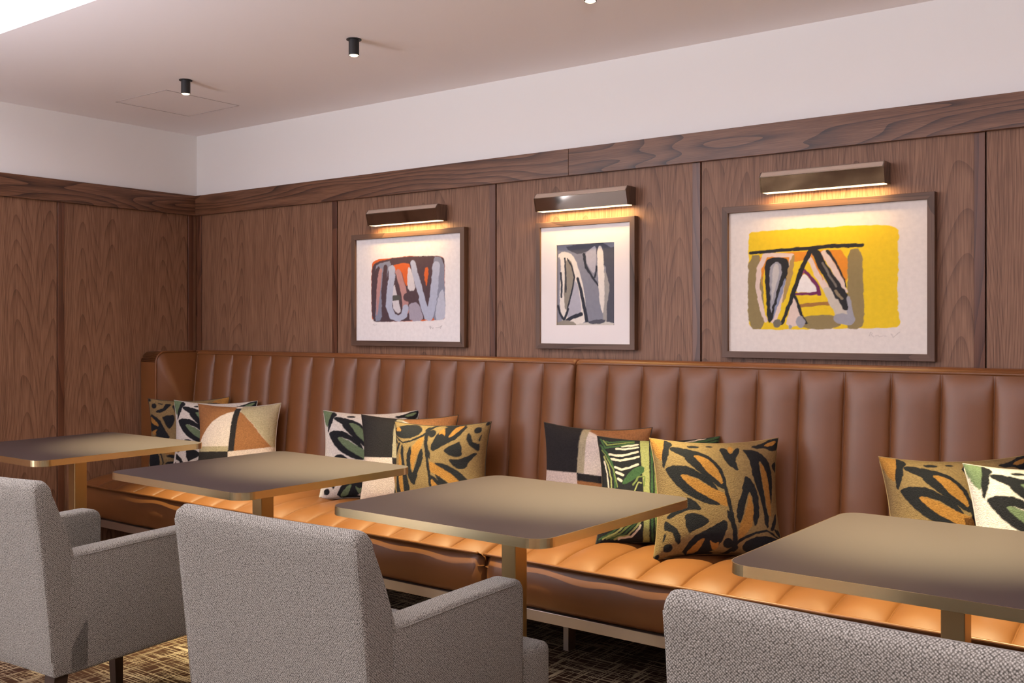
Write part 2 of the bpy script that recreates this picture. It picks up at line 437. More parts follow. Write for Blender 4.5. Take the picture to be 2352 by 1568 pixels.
class Design:
    def __init__(self, quad, ground, rough=.004, sm=1):
        self.q = quad; self.ops = []; self.ground = ground; self.rough = rough; self.sm = sm
    def poly(self, col, pts, sm=None):
        self.ops.append(('p', col, smooth_poly([to_st(p, self.q) for p in pts], self.sm if sm is None else sm)))
    def line(self, col, pts, w0, w1=None):
        sc = 1 / abs(self.q[1][0] - self.q[0][0])
        self.ops.append(('l', col, [to_st(p, self.q) for p in pts], w0 * sc, None if w1 is None else w1 * sc))
    def ell(self, col, c, rx, ry):
        self.poly(col, [(c[0] + rx * math.cos(k * PI / 8), c[1] + ry * math.sin(k * PI / 8)) for k in range(16)], 0)
    def colours(self, s, t, swap=None, rot=0, cell=None):
        if cell:                                   # average over the cell for clean edges
            return sum(self.colours(s + a * cell[0], t + b * cell[1], swap, rot) for a in (-.33, 0, .33) for b in (-.33, 0, .33)) / 9
        for _ in range(rot): s, t = 1 - t, s          # rotates the design clockwise
        r = self.rough
        ps = s + hash_noise(s, t, 38, 1) * r * 2 + hash_noise(s, t, 80, 3) * r * .8
        pt = t + hash_noise(s, t, 38, 2) * r * 2 + hash_noise(s, t, 80, 4) * r * .8
        sw = swap or {}
        g = sw.get(self.ground, self.ground)
        out = np.tile(np.array(g, float), (len(s), 1))
        for o in self.ops:
            m = in_poly(ps, pt, o[2]) if o[0] == 'p' else near_line(ps, pt, o[2], o[3], o[4])
            out[m] = sw.get(o[1], o[1])
        return out
def set_pattern(me, cols):
    a = me.color_attributes.new('pattern', 'FLOAT_COLOR', 'POINT')
    buf = np.ones((len(cols), 4), np.float32); buf[:, :3] = cols; a.data.foreach_set('color', buf.ravel())

BLK = (.012, .012, .014); GND = (.20, .130, .055); ORG = (.29, .135, .030)
CRM = (.56, .50, .44); GRN = (.12, .16, .085)
# leaf design read off the large cushion
L = Design([(1085, 372), (2020, 362), (2010, 1190), (1105, 1262)], GND, .004)
L.poly(ORG, [(1070, 350), (1190, 370), (1190, 420), (1150, 480), (1130, 560), (1100, 500)])
L.poly(BLK, [(1190, 365), (1240, 395), (1205, 440), (1190, 500), (1160, 560), (1142, 610), (1135, 540), (1155, 460), (1175, 400)])
L.poly(BLK, [(1205, 435), (1240, 420), (1300, 428), (1370, 440), (1440, 460), (1500, 500), (1552, 560), (1585, 630), (1595, 720), (1570, 740), (1520, 712), (1470, 672), (1400, 612), (1340, 560), (1300, 525), (1308, 505), (1265, 485), (1220, 465)])
L.poly(ORG, [(1360, 478), (1430, 488), (1485, 520), (1532, 580), (1562, 650), (1572, 712), (1515, 660), (1455, 605), (1415, 545)])
L.poly(ORG, [(1255, 630), (1350, 655), (1430, 695), (1525, 745), (1585, 770), (1600, 860), (1545, 845), (1440, 800), (1350, 745), (1290, 690)])
L.poly(BLK, [(1150, 600), (1185, 580), (1260, 568), (1330, 578), (1400, 615), (1475, 670), (1535, 735), (1525, 750), (1480, 720), (1430, 688), (1350, 650), (1255, 632), (1290, 690), (1360, 745), (1440, 790), (1545, 838), (1535, 855), (1440, 843), (1340, 805), (1260, 752), (1200, 692), (1165, 642)])
L.line(BLK, [(1575, 700), (1590, 760), (1612, 860), (1625, 950), (1640, 1040), (1645, 1120), (1640, 1180)], 24, 40)
L.poly(BLK, [(1585, 880), (1625, 900), (1655, 1060), (1625, 1010), (1590, 930)], 0)
L.line(BLK, [(1645, 1140), (1700, 1085), (1780, 1040), (1880, 1010), (1990, 1060)], 26, 14)
L.line(BLK, [(1650, 1160), (1590, 1220), (1520, 1250)], 40, 14)
L.poly(BLK, [(1148, 960), (1195, 905), (1228, 860), (1240, 820), (1290, 803), (1355, 820), (1400, 860), (1418, 888), (1370, 892), (1300, 898), (1235, 930), (1180, 968)])
L.poly(BLK, [(1288, 920), (1370, 912), (1440, 938), (1468, 970), (1425, 1008), (1365, 1038), (1325, 1072), (1300, 1025), (1288, 970)])
L.poly(BLK, [(1280, 1240), (1318, 1150), (1355, 1085), (1420, 1050), (1480, 1010), (1540, 970), (1580, 950), (1592, 1000), (1570, 1065), (1550, 1130), (1510, 1190), (1440, 1240)])
L.poly(ORG, [(1310, 1235), (1375, 1135), (1438, 1088), (1422, 1150), (1385, 1225)])
L.poly(ORG, [(1465, 1105), (1500, 1140), (1540, 1120), (1530, 1180), (1500, 1200), (1480, 1160)])
L.poly(BLK, [(1140, 975), (1200, 1008), (1250, 1050), (1272, 1120), (1258, 1160), (1228, 1130), (1215, 1080), (1175, 1052), (1140, 1050)])
L.ell(BLK, (1186, 1180), 34, 34); L.ell(BLK, (1125, 1245), 16, 22); L.ell(BLK, (1597, 1132), 36, 42)
L.poly(BLK, [(1142, 1060), (1165, 1080), (1150, 1130), (1140, 1150)])
L.poly(BLK, [(1560, 412), (1612, 408), (1640, 470), (1675, 420), (1718, 410), (1700, 462), (1668, 512), (1680, 560), (1692, 600), (1655, 590), (1615, 550), (1578, 490)])
L.poly(ORG, [(1618, 402), (1672, 404), (1650, 455), (1632, 470)])
L.poly(BLK, [(1725, 428), (1790, 432), (1860, 465), (1925, 520), (1955, 590), (1965, 660), (1958, 760), (1942, 840), (1925, 760), (1915, 660), (1888, 570), (1848, 515), (1845, 560), (1862, 660), (1882, 760), (1892, 860), (1912, 930), (1890, 1000), (1868, 960), (1862, 850), (1828, 740), (1790, 640), (1775, 540), (1755, 470)])
L.poly(ORG, [(1850, 525), (1900, 590), (1928, 700), (1942, 840), (1925, 930), (1898, 850), (1882, 740), (1862, 640)])
L.poly(ORG, [(1755, 745), (1790, 860), (1778, 970), (1735, 1030), (1680, 1095), (1662, 1080), (1672, 990), (1712, 920), (1740, 830)])
L.poly(BLK, [(1738, 625), (1785, 680), (1822, 740), (1832, 840), (1822, 935), (1785, 1000), (1778, 930), (1788, 830), (1762, 735), (1738, 790), (1720, 850), (1702, 925), (1672, 985), (1652, 900), (1668, 830), (1700, 760), (1714, 680)])
L.poly(BLK, [(1690, 1155), (1730, 1090), (1820, 1055), (1920, 1045), (2010, 1085), (1995, 1130), (1900, 1175), (1800, 1205), (1720, 1195)])
L.poly(ORG, [(1900, 1120), (1990, 1100), (1960, 1160)])
L.poly(BLK, [(1790, 408), (1860, 398), (1960, 362), (2020, 350), (2015, 450), (1950, 455), (1890, 425), (1830, 432)])
L.poly(ORG, [(1890, 405), (1985, 375), (2005, 395), (1935, 425)])
L.poly(BLK, [(1955, 550), (2010, 525), (2010, 615), (1975, 585)]); L.poly(BLK, [(1905, 1005), (1945, 940), (1975, 880), (1990, 900), (1962, 970), (1935, 1010)])
L.poly(BLK, [(1940, 985), (2010, 1010), (2010, 1060), (1960, 1020)])
L.poly(BLK, [(1290, 1245), (1420, 1210), (1520, 1215), (1480, 1245)]); L.ell(BLK, (1380, 412), 45, 12); L.ell(BLK, (1500, 402), 26, 9)
CREAMWAY = {GND: CRM, ORG: GRN}
# quadrant design
TAN = (.27, .115, .042); BGE = (.35, .29, .18); CR2 = (.60, .50, .42); SK = (.020, .017, .017)
Q = Design([(890, 412), (2140, 372), (2110, 1450), (985, 1430)], CR2, .002, 0)
Q.poly(TAN, [(870, 380), (1510, 400), (1510, 465), (1400, 500), (1300, 560), (1200, 640), (1110, 740), (1040, 830), (990, 910), (962, 985), (850, 900)])
Q.poly(BGE, [(1580, 380), (2200, 340), (2140, 1000), (2075, 945), (1980, 840), (1900, 755), (1810, 655), (1720, 575), (1600, 480)])
Q.poly(TAN, [(1580, 465), (1660, 520), (1720, 580), (1810, 660), (1900, 760), (1980, 845), (2095, 965), (1800, 1000), (1565, 1028)])
Q.poly(BGE, [(900, 968), (1480, 960), (1480, 1040), (900, 1040)])
Q.poly(SK, [(900, 1035), (1484, 1030), (1500, 1500), (900, 1500)])
Q.poly(SK, [(1505, 420), (1590, 420), (1565, 1032), (1482, 1030)])
Q.poly((.56, .45, .38), [(1484, 1030), (2180, 960), (2180, 1500), (1500, 1500)])
# striped jungle design
G1 = (.035, .075, .030); G2 = (.13, .16, .05); G3 = (.25, .25, .095); CJ = (.50, .42, .34)
J = Design([(588, 355), (1505, 350), (1500, 1200), (575, 1165)], BLK, .003, 1)
J.poly(G3, [(915, 360), (985, 360), (990, 800), (975, 1220), (925, 1220), (950, 900), (925, 560)], 0)
J.line(G1, [(1006, 360), (1005, 700), (1000, 1200)], 16); J.line(G2, [(1040, 360), (1030, 560), (1040, 800), (1035, 1200)], 30)
for a in ([(780, 438), (840, 432), (900, 416)], [(735, 462), (800, 466), (900, 444)], [(668, 508), (730, 520), (800, 518), (900, 486)],
          [(682, 546), (760, 560), (830, 550), (905, 530)], [(712, 612), (770, 632), (830, 620), (900, 594)], [(722, 650), (780, 676)], [(735, 700), (765, 718)]):
    J.line(CJ, a, 19)
for k, (c, w) in enumerate(((G1, 15), (G2, 13), (G1, 13))):
    o = k * 22
    J.line(c, [(612 + o, 380 + o * .4), (640 + o * .8, 455 - o), (740, 442 - o), (870, 402 - o * .6)], w)
J.line(G1, [(600, 430), (650, 500), (690, 590), (710, 720), (705, 800)], 16); J.line(G3, [(620, 520), (650, 590), (672, 680), (680, 800)], 12)
J.line(G2, [(610, 470), (640, 520), (700, 640), (730, 760)], 10); J.line(CJ, [(620, 560), (640, 660), (650, 760)], 12)
J.poly(G1, [(765, 738), (800, 690), (850, 640), (900, 608), (948, 612), (950, 650), (900, 690), (850, 720), (800, 745)])
J.line(G2, [(860, 750), (905, 690), (950, 690), (945, 760)], 14); J.line(G3, [(870, 800), (900, 730), (925, 740)], 10)
for k in range(6):
    o = k * 30
    J.line((G1, G3, G2, G1, G3, CJ)[k], [(600 + o, 1120 + o * .15), (700 + o, 1090 + o * .3), (800 + o * .7, 1020 + o * .4), (915, 920 + o * .9)], 15)
for k in range(7):
    o = k * 62
    J.line((G1, G3)[k % 2], [(1060, 430 + o), (1110, 500 + o), (1160, 600 + o)], 26, 6)
for k in range(9):
    o = k * 85
    J.line((CJ, G1, G3)[k % 3], [(1150, 460 + o), (1260, 420 + o), (1400, 330 + o), (1500, 300 + o)], 18)
J.line(G1, [(1290, 400), (1400, 385), (1500, 355)], 26); J.line(CJ, [(1250, 385), (1400, 362)], 9)
J.line(BLK, [(988, 360), (992, 800), (982, 1200)], 9); J.line(BLK, [(1020, 360), (1019, 800), (1018, 1200)], 8); J.line(BLK, [(1062, 360), (1058, 560), (1066, 800), (1058, 1200)], 12)
J.line(CJ, [(1070, 770), (1140, 745)], 14); J.poly(G1, [(1060, 990), (1140, 1010), (1150, 1060), (1090, 1050)])

def cushion_mesh(name, design, w, h, T, n=150, swap=None, rot=0, seam='seam_cream', seed=0, back=CRM):
    """filled square cushion: pinched sides, puffed middle, pointed corners; origin at the bottom edge's middle"""
    u = np.linspace(-1, 1, n)
    def shape(a, b):
        px = a * (1 - .10 * (1 - b * b) * np.abs(a)); pz = b * (1 - .10 * (1 - a * a) * np.abs(b))
        th = T / 2 * ((1 - a ** 4) * (1 - b ** 4)).clip(0) ** .55 * (1 - .10 * (a * a + b * b))
        th = th + T * .07 * hash_noise(a * .5 + .5, b * .5 + .5, 4, seed) * ((1 - a * a) * (1 - b * b)) ** .4
        return px * w / 2, pz * h / 2 + h / 2, th
    A, B = np.meshgrid(u, u); x, z, th = shape(A, B)
    verts = list(zip(x.ravel(), (-th).ravel(), z.ravel()))
    idx = lambda i, j: i * n + j
    faces = [(idx(i, j), idx(i, j + 1), idx(i + 1, j + 1), idx(i + 1, j)) for i in range(n - 1) for j in range(n - 1)]
    m = 30; nb = len(verts); v2 = np.linspace(-1, 1, m); A2, B2 = np.meshgrid(v2, v2); x2, z2, t2 = shape(A2, B2)
    verts += list(zip(x2.ravel(), t2.ravel(), z2.ravel()))
    faces += [(nb + i * m + j, nb + (i + 1) * m + j, nb + (i + 1) * m + j + 1, nb + i * m + j + 1) for i in range(m - 1) for j in range(m - 1)]
    me = bpy.data.meshes.new(name); me.from_pydata(verts, [], faces); me.shade_smooth()
    cols = design.colours((A.ravel() + 1) / 2, (B.ravel() + 1) / 2, swap, rot, (1 / n, 1 / n))
    cols = np.vstack([cols, np.tile(np.array(back), (m * m, 1))])
    set_pattern(me, cols); me.materials.append(M['cloth'])
    k = 24; e = np.linspace(-1, 1, k + 1)[:-1]
    path = [(a, -1) for a in e] + [(1, b) for b in e] + [(-a, 1) for a in e] + [(-1, -b) for b in e]
    pts = []
    for a, b in path:
        X_, Z_, _ = shape(np.array(float(a)), np.array(float(b))); pts.append((float(X_), 0, float(Z_)))
    sb = tube(pts, .0022, 6, closed=True); sm = bpy.data.meshes.new('piping'); sb.to_mesh(sm); sb.free(); sm.materials.append(M[seam]); sm.shade_smooth()
    return me, sm
def cushion(name, meshes, x, y, yaw, lean, roll, z, sx, sz, label, group):
    o = bpy.data.objects.new(name, meshes[0]); C.objects.link(o)
    o.matrix_world = Matrix.Translation((x, y, z)) @ Matrix.Rotation(yaw, 4, 'Z') @ Matrix.Rotation(-lean, 4, 'X') @ Matrix.Rotation(-roll, 4, 'Y') @ Matrix.Diagonal((sx, 1, sz, 1))
    p = bpy.data.objects.new('piping', meshes[1]); C.objects.link(p); p.parent = o
    tag(o, label, 'cushion', group); return o
SZ = .44
gold = cushion_mesh('leaf_cushion', L, SZ, SZ, .155, 230, seam='seam_ochre')
goldflip = cushion_mesh('leaf_cushion', L, SZ, SZ, .155, 150, rot=2, seam='seam_dark', seed=2)
goldturn = cushion_mesh('leaf_cushion', L, SZ, SZ, .10, 120, rot=1, seam='seam_dark', seed=3)
cream = cushion_mesh('leaf_cushion', L, SZ, SZ, .115, 150, swap=CREAMWAY, seam='seam_cream', seed=4)
quad = cushion_mesh('geometric_cushion', Q, SZ, SZ, .12, 130, seam='seam_cream', seed=5)
quadturn = cushion_mesh('geometric_cushion', Q, SZ, SZ, .12, 130, rot=1, seam='seam_dark', seed=6)
jungle = cushion_mesh('striped_cushion', J, SZ, SZ, .145, 240, seam='seam_dark', seed=7)
g1, g2, g3, g4 = ('cushions at the corner end of the banquette', 'cushions behind the second table from the left', 'cushions behind the third table', 'cushions behind the table at right')
CU = [
 ('leaf_cushion', goldturn, -4.427, 3.136, .542, .08, .026, .474, 1.0, .90, 'dark gold leaf-print cushion against the arm at the corner end', g1),
 ('leaf_cushion', cream, -4.214, 3.128, .533, .099, 0, .474, 1.0, .89, 'cream and green leaf-print cushion between the dark gold and geometric ones in the corner', g1),
 ('geometric_cushion', quad, -4.00, 3.105, .45, .132, .02, .474, 1.0, .885, 'tan, cream and beige cushion with black vertical bar and arc shapes, in the corner', g1),
 ('leaf_cushion', cream, -3.125, 3.122, .502, .216, .014, .474, 1.0, .91, 'cream, black and green leaf-print cushion behind the black and cream one, middle of the banquette', g2),
 ('geometric_cushion', quadturn, -2.86, 3.09, .36, .12, .02, .474, 1.0, .895, 'geometric cushion with black square over cream, between two leaf-print cushions', g2),
 ('leaf_cushion', goldflip, -2.64, 3.04, .30, .16, .03, .474, .97, .87, 'gold and black leaf-print cushion leaning over the black and cream geometric one', g2),
 ('geometric_cushion', quadturn, -2.0, 3.175, .16, .10, .0, .474, 1.0, .90, 'black, beige and tan geometric cushion, half behind the green striped cushion', g3),
 ('striped_cushion', jungle, -1.668, 3.071, .455, .36, .019, .474, .99, .90, 'green, black and cream striped jungle-leaf cushion in the middle of three', g3),
 ('leaf_cushion', gold, -1.424, 3.035, .66, .20, .0, .474, .985, .905, 'large gold and black leaf-print cushion in front of the green striped one', g3),
 ('leaf_cushion', gold, -.691, 3.115, .56, .196, .022, .474, .98, .88, 'gold and black leaf-print cushion at the right, behind the cream and green one', g4),
 ('leaf_cushion', cream, -.446, 3.07, .60, .244, 0, .474, .98, .885, 'cream, black and green leaf-print cushion cut by the right edge of the picture', g4),
]
for c in CU: cushion(*c)

# ------------------------------------------------------------------ banquette
PITCH = .1525; XS = -2.180
def puff(x, x_seam=XS):
    t = ((x - x_seam) / PITCH) % 1.0
    return max(0.0, math.sin(PI * t)) ** .42
def xs_for(x0, x1, per=14):
    out = [x0]; k0 = math.floor((x0 - XS) / PITCH); k = k0
    while XS + k * PITCH < x1:
        for j in range(per):
            t = .5 - .5 * math.cos(PI * j / per)
            x = XS + (k + t) * PITCH
            if x0 + 1e-4 < x < x1 - 1e-4: out.append(x)
        k += 1
    return out + [x1]
def end_round(x, x0, x1, r):
    d = min(x - x0, x1 - x)
    return 0 if d >= r else r - math.sqrt(max(0, r * r - (r - d) ** 2))
def wob(x, seed): return .0022 * math.sin(x * 9 + seed) + .0013 * math.sin(x * 23 + seed * 2)
def bench(x0, x1, bx0, label, wing):
    root = empty('banquette', ((x0 + x1) / 2, 3.1, 0), 0, label, 'banquette', 'channelled leather banquette units along the wall')
    # backrest: vertical channels, smooth roll on top
    prof = []
    for k in range(15):
        f = k / 14; prof.append((3.262 + .068 * f, .40 + .685 * f, min(1, (1 - f) * 14 + .15) if f > .9 else 1, 0))
    for k in range(1, 7):
        a = PI / 2 * k / 6; prof.append((3.334 + .03 * (1 - math.cos(a)), 1.090 + .018 * math.sin(a), 0, 0))
    prof += [(3.40, 1.108, 0, 0), (YB - .017, 1.104, 0, 0), (YB - .017, .40, 0, 0)]
    rows = []
    for x in xs_for(bx0, x1):
        p = puff(x); e = end_round(x, bx0, x1, .012)
        rows.append([(x, y - .026 * p * b + (e if b else 0) + .010 * b, z - (e * .5 if z > 1.05 else 0)) for y, z, b, _ in prof])
    bm, vv = grid_surface(rows); bm.faces.new(vv[0]); bm.faces.new(vv[-1][::-1])
    obj('backrest', bm, M['leather'], None, True).parent = root
    # seat top: channels running front to back over a domed cushion
    rows = []
    prof = []
    for k in range(28):
        f = k / 27; y = 2.742 + .60 * f
        z = .447 + .034 * (1 - math.exp(-f * 9)) + .006 * math.sin(PI * f) - .008 * f * f
        prof.append((y, z, min(1, .35 + f * 9) * (1 if f < .9 else .5)))
    for x in xs_for(x0, x1):
        p = puff(x); e = end_round(x, x0, x1, .015); w = wob(x, 1)
        rows.append([(x, y + e * (1 - i / 27) + (w if i < 3 else 0), z + .025 * (p - .8) * b - e) for i, (y, z, b) in enumerate(prof)] +
                    [(x, 3.342, .40), (x, 2.742 + w + e, .40)])
    bm, vv = grid_surface(rows); bm.faces.new(vv[0]); bm.faces.new(vv[-1][::-1])
    obj('seat', bm, M['leather'], None, True).parent = root
    # upholstered front below the piping
    n = int((x1 - x0) / .03); rows = []
    for i in range(n + 1):
        x = x0 + (x1 - x0) * i / n; e = end_round(x, x0, x1, .03); w = wob(x, 2)
        if abs(x + .948) < .02: e = max(e, .0)
        r = []
        for k in range(15):
            f = k / 14
            b = .020 * math.sin(PI * min(1, max(0, f * 1.02))) ** .7 + .0012 * math.sin(x * 6.3 + f * 4) * math.sin(PI * f)
            r.append((x, 2.752 - b + e + w * .5, .292 + (.146 + w * .6) * f))
        r += [(x, 2.80, .438), (x, 2.80, .292)]
        rows.append(r)
    bm, vv = grid_surface(rows, True); bm.faces.new(vv[0]); bm.faces.new(vv[-1][::-1])
    obj('front_panel', bm, M['leather'], None, True).parent = root
    def strip(name, pts, r):
        o = obj(name, tube(pts, r, 10), M['leather'], None, True); o.parent = root
    xs = [x0 + .012 + (x1 - x0 - .024) * i / 120 for i in range(121)]
    strip('piping', [(x, 2.730 + wob(x, 1) + end_round(x, x0, x1, .02), .448 - end_round(x, x0, x1, .02) * .5) for x in xs], .0055)
    xs = [bx0 + .004 + (x1 - bx0 - .008) * i / 120 for i in range(121)]
    strip('piping', [(x, 3.333 + end_round(x, bx0, x1, .02) * .4, 1.092 - end_round(x, bx0, x1, .03) * .4) for x in xs], .0055)
    # metal base
    obj('base_rail', bx(x0 + .003, x1, 2.745, 2.785, .250, .286, bev=.001, seg=1), M['nickel']).parent = root
    obj('seat_deck', bx(x0 + .003, x1 - .003, 2.79, YB - .018, .262, .292), M['gap']).parent = root
    lx = [v for v in (-4.70, -3.4, -2.13, -.85, .4) if x0 - .02 < v < x1]
    for v in lx:
        obj('leg', bx(v - .012, v + .012, 3.19, 3.24, 0, .262, bev=.001, seg=1), M['nickel']).parent = root
    if wing:
        p = []
        y0, y1, zt, rr = 3.085, YB - .017, 1.103, .055
        p = [(y1, .47), (y1, zt)] + [(y0 + rr - rr * math.sin(PI / 2 * k / 10), zt - rr + rr * math.cos(PI / 2 * k / 10)) for k in range(11)] + [(y0, .47)]
        bm = prism(p, 'x', XL + .02, bx0)
        bmesh.ops.bevel(bm, geom=[e for e in bm.edges], offset=.008, segments=3, profile=.5, affect='EDGES')
        obj('side_wing', bm, M['leather'], None, True).parent = root
        pts = [(bx0 - .002, y0 + .0, .475 + .05 * k) for k in range(12)] + \
              [(bx0 - .002, y0 + rr - rr * math.cos(PI / 2 * k / 10), zt - rr + rr * math.sin(PI / 2 * k / 10)) for k in range(11)] + [(bx0 - .002, 3.25, zt), (bx0 - .002, 3.33, zt)]
        strip('piping', pts, .005)
    for ch in [c for c in bpy.data.objects if c.parent == root]:
        ch.matrix_parent_inverse = Matrix.Translation(-Vector(root.location))
    return root
bench(XL + .018, XS - .002, -4.63, 'left tan leather channelled banquette unit running into the room corner', True)
bench(XS + .002, 1.0, XS + .002, 'right tan leather channelled banquette unit under the yellow picture', False)

# ------------------------------------------------------------------ tables
def table(x, y, rz, label):
    root = empty('cafe_table', (x, y, 0), rz, label, 'table', 'square cafe tables along the banquette')
    a = .3725; r = .055
    o = round_rect(-a, a, -a, a, r, 10); i_ = round_rect(-a + .0025, a - .0025, -a + .0025, a - .0025, r - .0025, 10)
    bm = prism(i_, 'z', .7165, .7402)
    obj('tabletop', bm, M['laminate'], root)
    bm = bmesh.new(); n = len(o)
    rings = [[bm.verts.new((p[0], p[1], z)) for p in q] for q, z in ((i_, .7400), (o, .7400), (o, .7165), (i_, .7165))]
    for A, B in zip(rings, rings[1:] + rings[:1]):
        for k in range(n): bm.faces.new((A[k], A[(k + 1) % n], B[(k + 1) % n], B[k]))
    obj('metal_edge', bm, M['brass'], root)
    obj('column', bx(-.025, .025, -.027, .027, .012, .7165, bev=.002), M['brass_col'], root)
    bm = prism(round_rect(-.17, .17, -.17, .17, .02, 5), 'z', 0, .012); obj('base_plate', bm, M['brass_col'], root)
    obj('mounting_plate', bx(-.09, .09, -.09, .09, .711, .7165), M['black'], root)
table(-3.99, 2.285, 0, 'cafe table with dark top in the far corner, farthest from the viewer')
table(-2.795, 2.285, R(-1.5), 'cafe table with brass edge in front of the corner cushions, second from the left')
table(-1.705, 2.29, R(-1.5), 'cafe table with pale brass edge in the middle, in front of the striped cushion')
table(-.535, 2.33, R(-1.0), 'nearest cafe table, at right, cut by the edge of the picture')

# ------------------------------------------------------------------ chairs
def chair(x, y, rz, label, first=None):
    root = empty('armchair', (x, y, 0), rz, label, 'armchair', 'grey woven armchairs facing the banquette')
    if first:
        for ch in [c for c in first.children]:
            c = ch.copy(); C.objects.link(c); c.parent = root
        return root
    w = .285
    # backrest: raked wedge, thin at the top, soft edges and slight sag along the top
    prof = [(.0, .31)] + [(-.002 - .058 * (k / 12) ** 1.15, .31 + .505 * k / 12) for k in range(1, 13)] + \
           [(-.055, .829), (-.040, .838), (-.022, .834), (-.010, .820)] + \
           [(-.006 + .064 * (k / 6) ** .95, .800 - .165 * k / 6) for k in range(0, 7)] + [(.090, .52), (.11, .44), (.11, .31)]
    nx = 28; rows = []
    for i in range(nx + 1):
        t = -1 + 2 * i / nx; t = math.copysign(1 - (1 - abs(t)) ** 1.6, t); r = []
        d = 1 - abs(t); e = 0 if d > .10 else (1 - d / .10)
        e2 = 1 - math.sqrt(max(0, 1 - e * e))
        for (py, pz) in prof:
            hz = max(0, (pz - .70) / .138)
            sag = -.007 * (1 - t * t) * hz
            conc = .012 * (1 - t * t) if py < .0 or pz < .6 and py < .06 else 0
            cy = .04; k = 1 - .16 * e2 * (1 if pz > .45 else .6)
            yy = py + conc
            yy = cy + (yy - cy) * (1 - .07 * e2)
            r.append((t * (w - .004 * hz), yy, pz + sag - .016 * e2 * hz * hz))
        rows.append(r)
    bm, vv = grid_surface(rows, True)
    bm.faces.new(vv[0]); bm.faces.new(vv[-1][::-1])
    b = obj('backrest', bm, M['fabric'], root, True)
    md = b.modifiers.new('edge', 'BEVEL'); md.width = .006; md.segments = 3; md.limit_method = 'ANGLE'; md.angle_limit = R(50)
    for s in (-1, 1):
        pts = [(s * (w - .0055), .04 + (py - .04) * .93 - .001, pz - .016 * max(0, (pz - .7) / .138) ** 2) for py, pz in prof[1:13]]
        obj('seam', tube(pts, .0022, 6), M['fabric'], b, True)
        # side: arm and skirt panel in one
        p = [(.04, .305), (.045, .630), (.30, .632), (.492, .632)] + [(.492 + .035 * math.sin(PI / 2 * k / 6), .597 + .035 * math.cos(PI / 2 * k / 6)) for k in range(1, 7)] + [(.527, .305)]
        bm = prism(p, 'x', s * w, s * (w - .072))
        a = obj('arm', bm, M['fabric'], root, False)
        md = a.modifiers.new('edge', 'BEVEL'); md.width = .011; md.segments = 3; md.limit_method = 'ANGLE'; md.angle_limit = R(40)
        a.data.shade_smooth()
        pts = [(s * (w - .0005), .075, .619), (s * (w - .0005), .30, .621), (s * (w - .0005), .488, .621), (s * (w - .0005), .514, .594), (s * (w - .0005), .517, .32)]
        obj('seam', tube(pts, .0018, 6), M['fabric'], a, True)
    bm = bx(-w + .074, w - .074, .11, .52, .33, .445, bev=.02, seg=4)
    bm2 = bm; box(bm2, -w + .01, w - .01, .530, .665, .315, .442, bev=.022, seg=4)
    obj('seat', bm, M['fabric'], root, True)
    for sx in (-1, 1):
        for y0, dy in ((.035, -.03), (.60, .012)):
            cx = sx * (w - .038); bm = bmesh.new()
            A = [bm.verts.new((cx + a * .021, y0 + b_ * .021, .325)) for a, b_ in ((-1, -1), (1, -1), (1, 1), (-1, 1))]
            B = [bm.verts.new((cx + a * .014, y0 + dy + b_ * .014, 0)) for a, b_ in ((-1, -1), (1, -1), (1, 1), (-1, 1))]
            bm.faces.new(A); bm.faces.new(B[::-1])
            for k in range(4): bm.faces.new((A[k], A[(k + 1) % 4], B[(k + 1) % 4], B[k]))
            obj('leg', bm, M['legwood'], root)
    return root
c2 = chair(-1.699, 1.43, .035, 'grey woven armchair in the middle, at the third table')
def copy_chair(x, y, rz, label):
    r = c2.copy(); C.objects.link(r); r.location = (x, y, 0); r.rotation_euler = (0, 0, rz); r['label'] = label
    for ch in list(c2.children):
        c = ch.copy(); C.objects.link(c); c.parent = r
        for g in list(ch.children):
            d = g.copy(); C.objects.link(d); d.parent = c
    return r
copy_chair(-2.832, 1.363, .112, 'grey woven armchair at the left edge, seen turned slightly away')
copy_chair(-.454, 1.416, -.035, 'grey woven armchair nearest the viewer, only the top of its back in view')

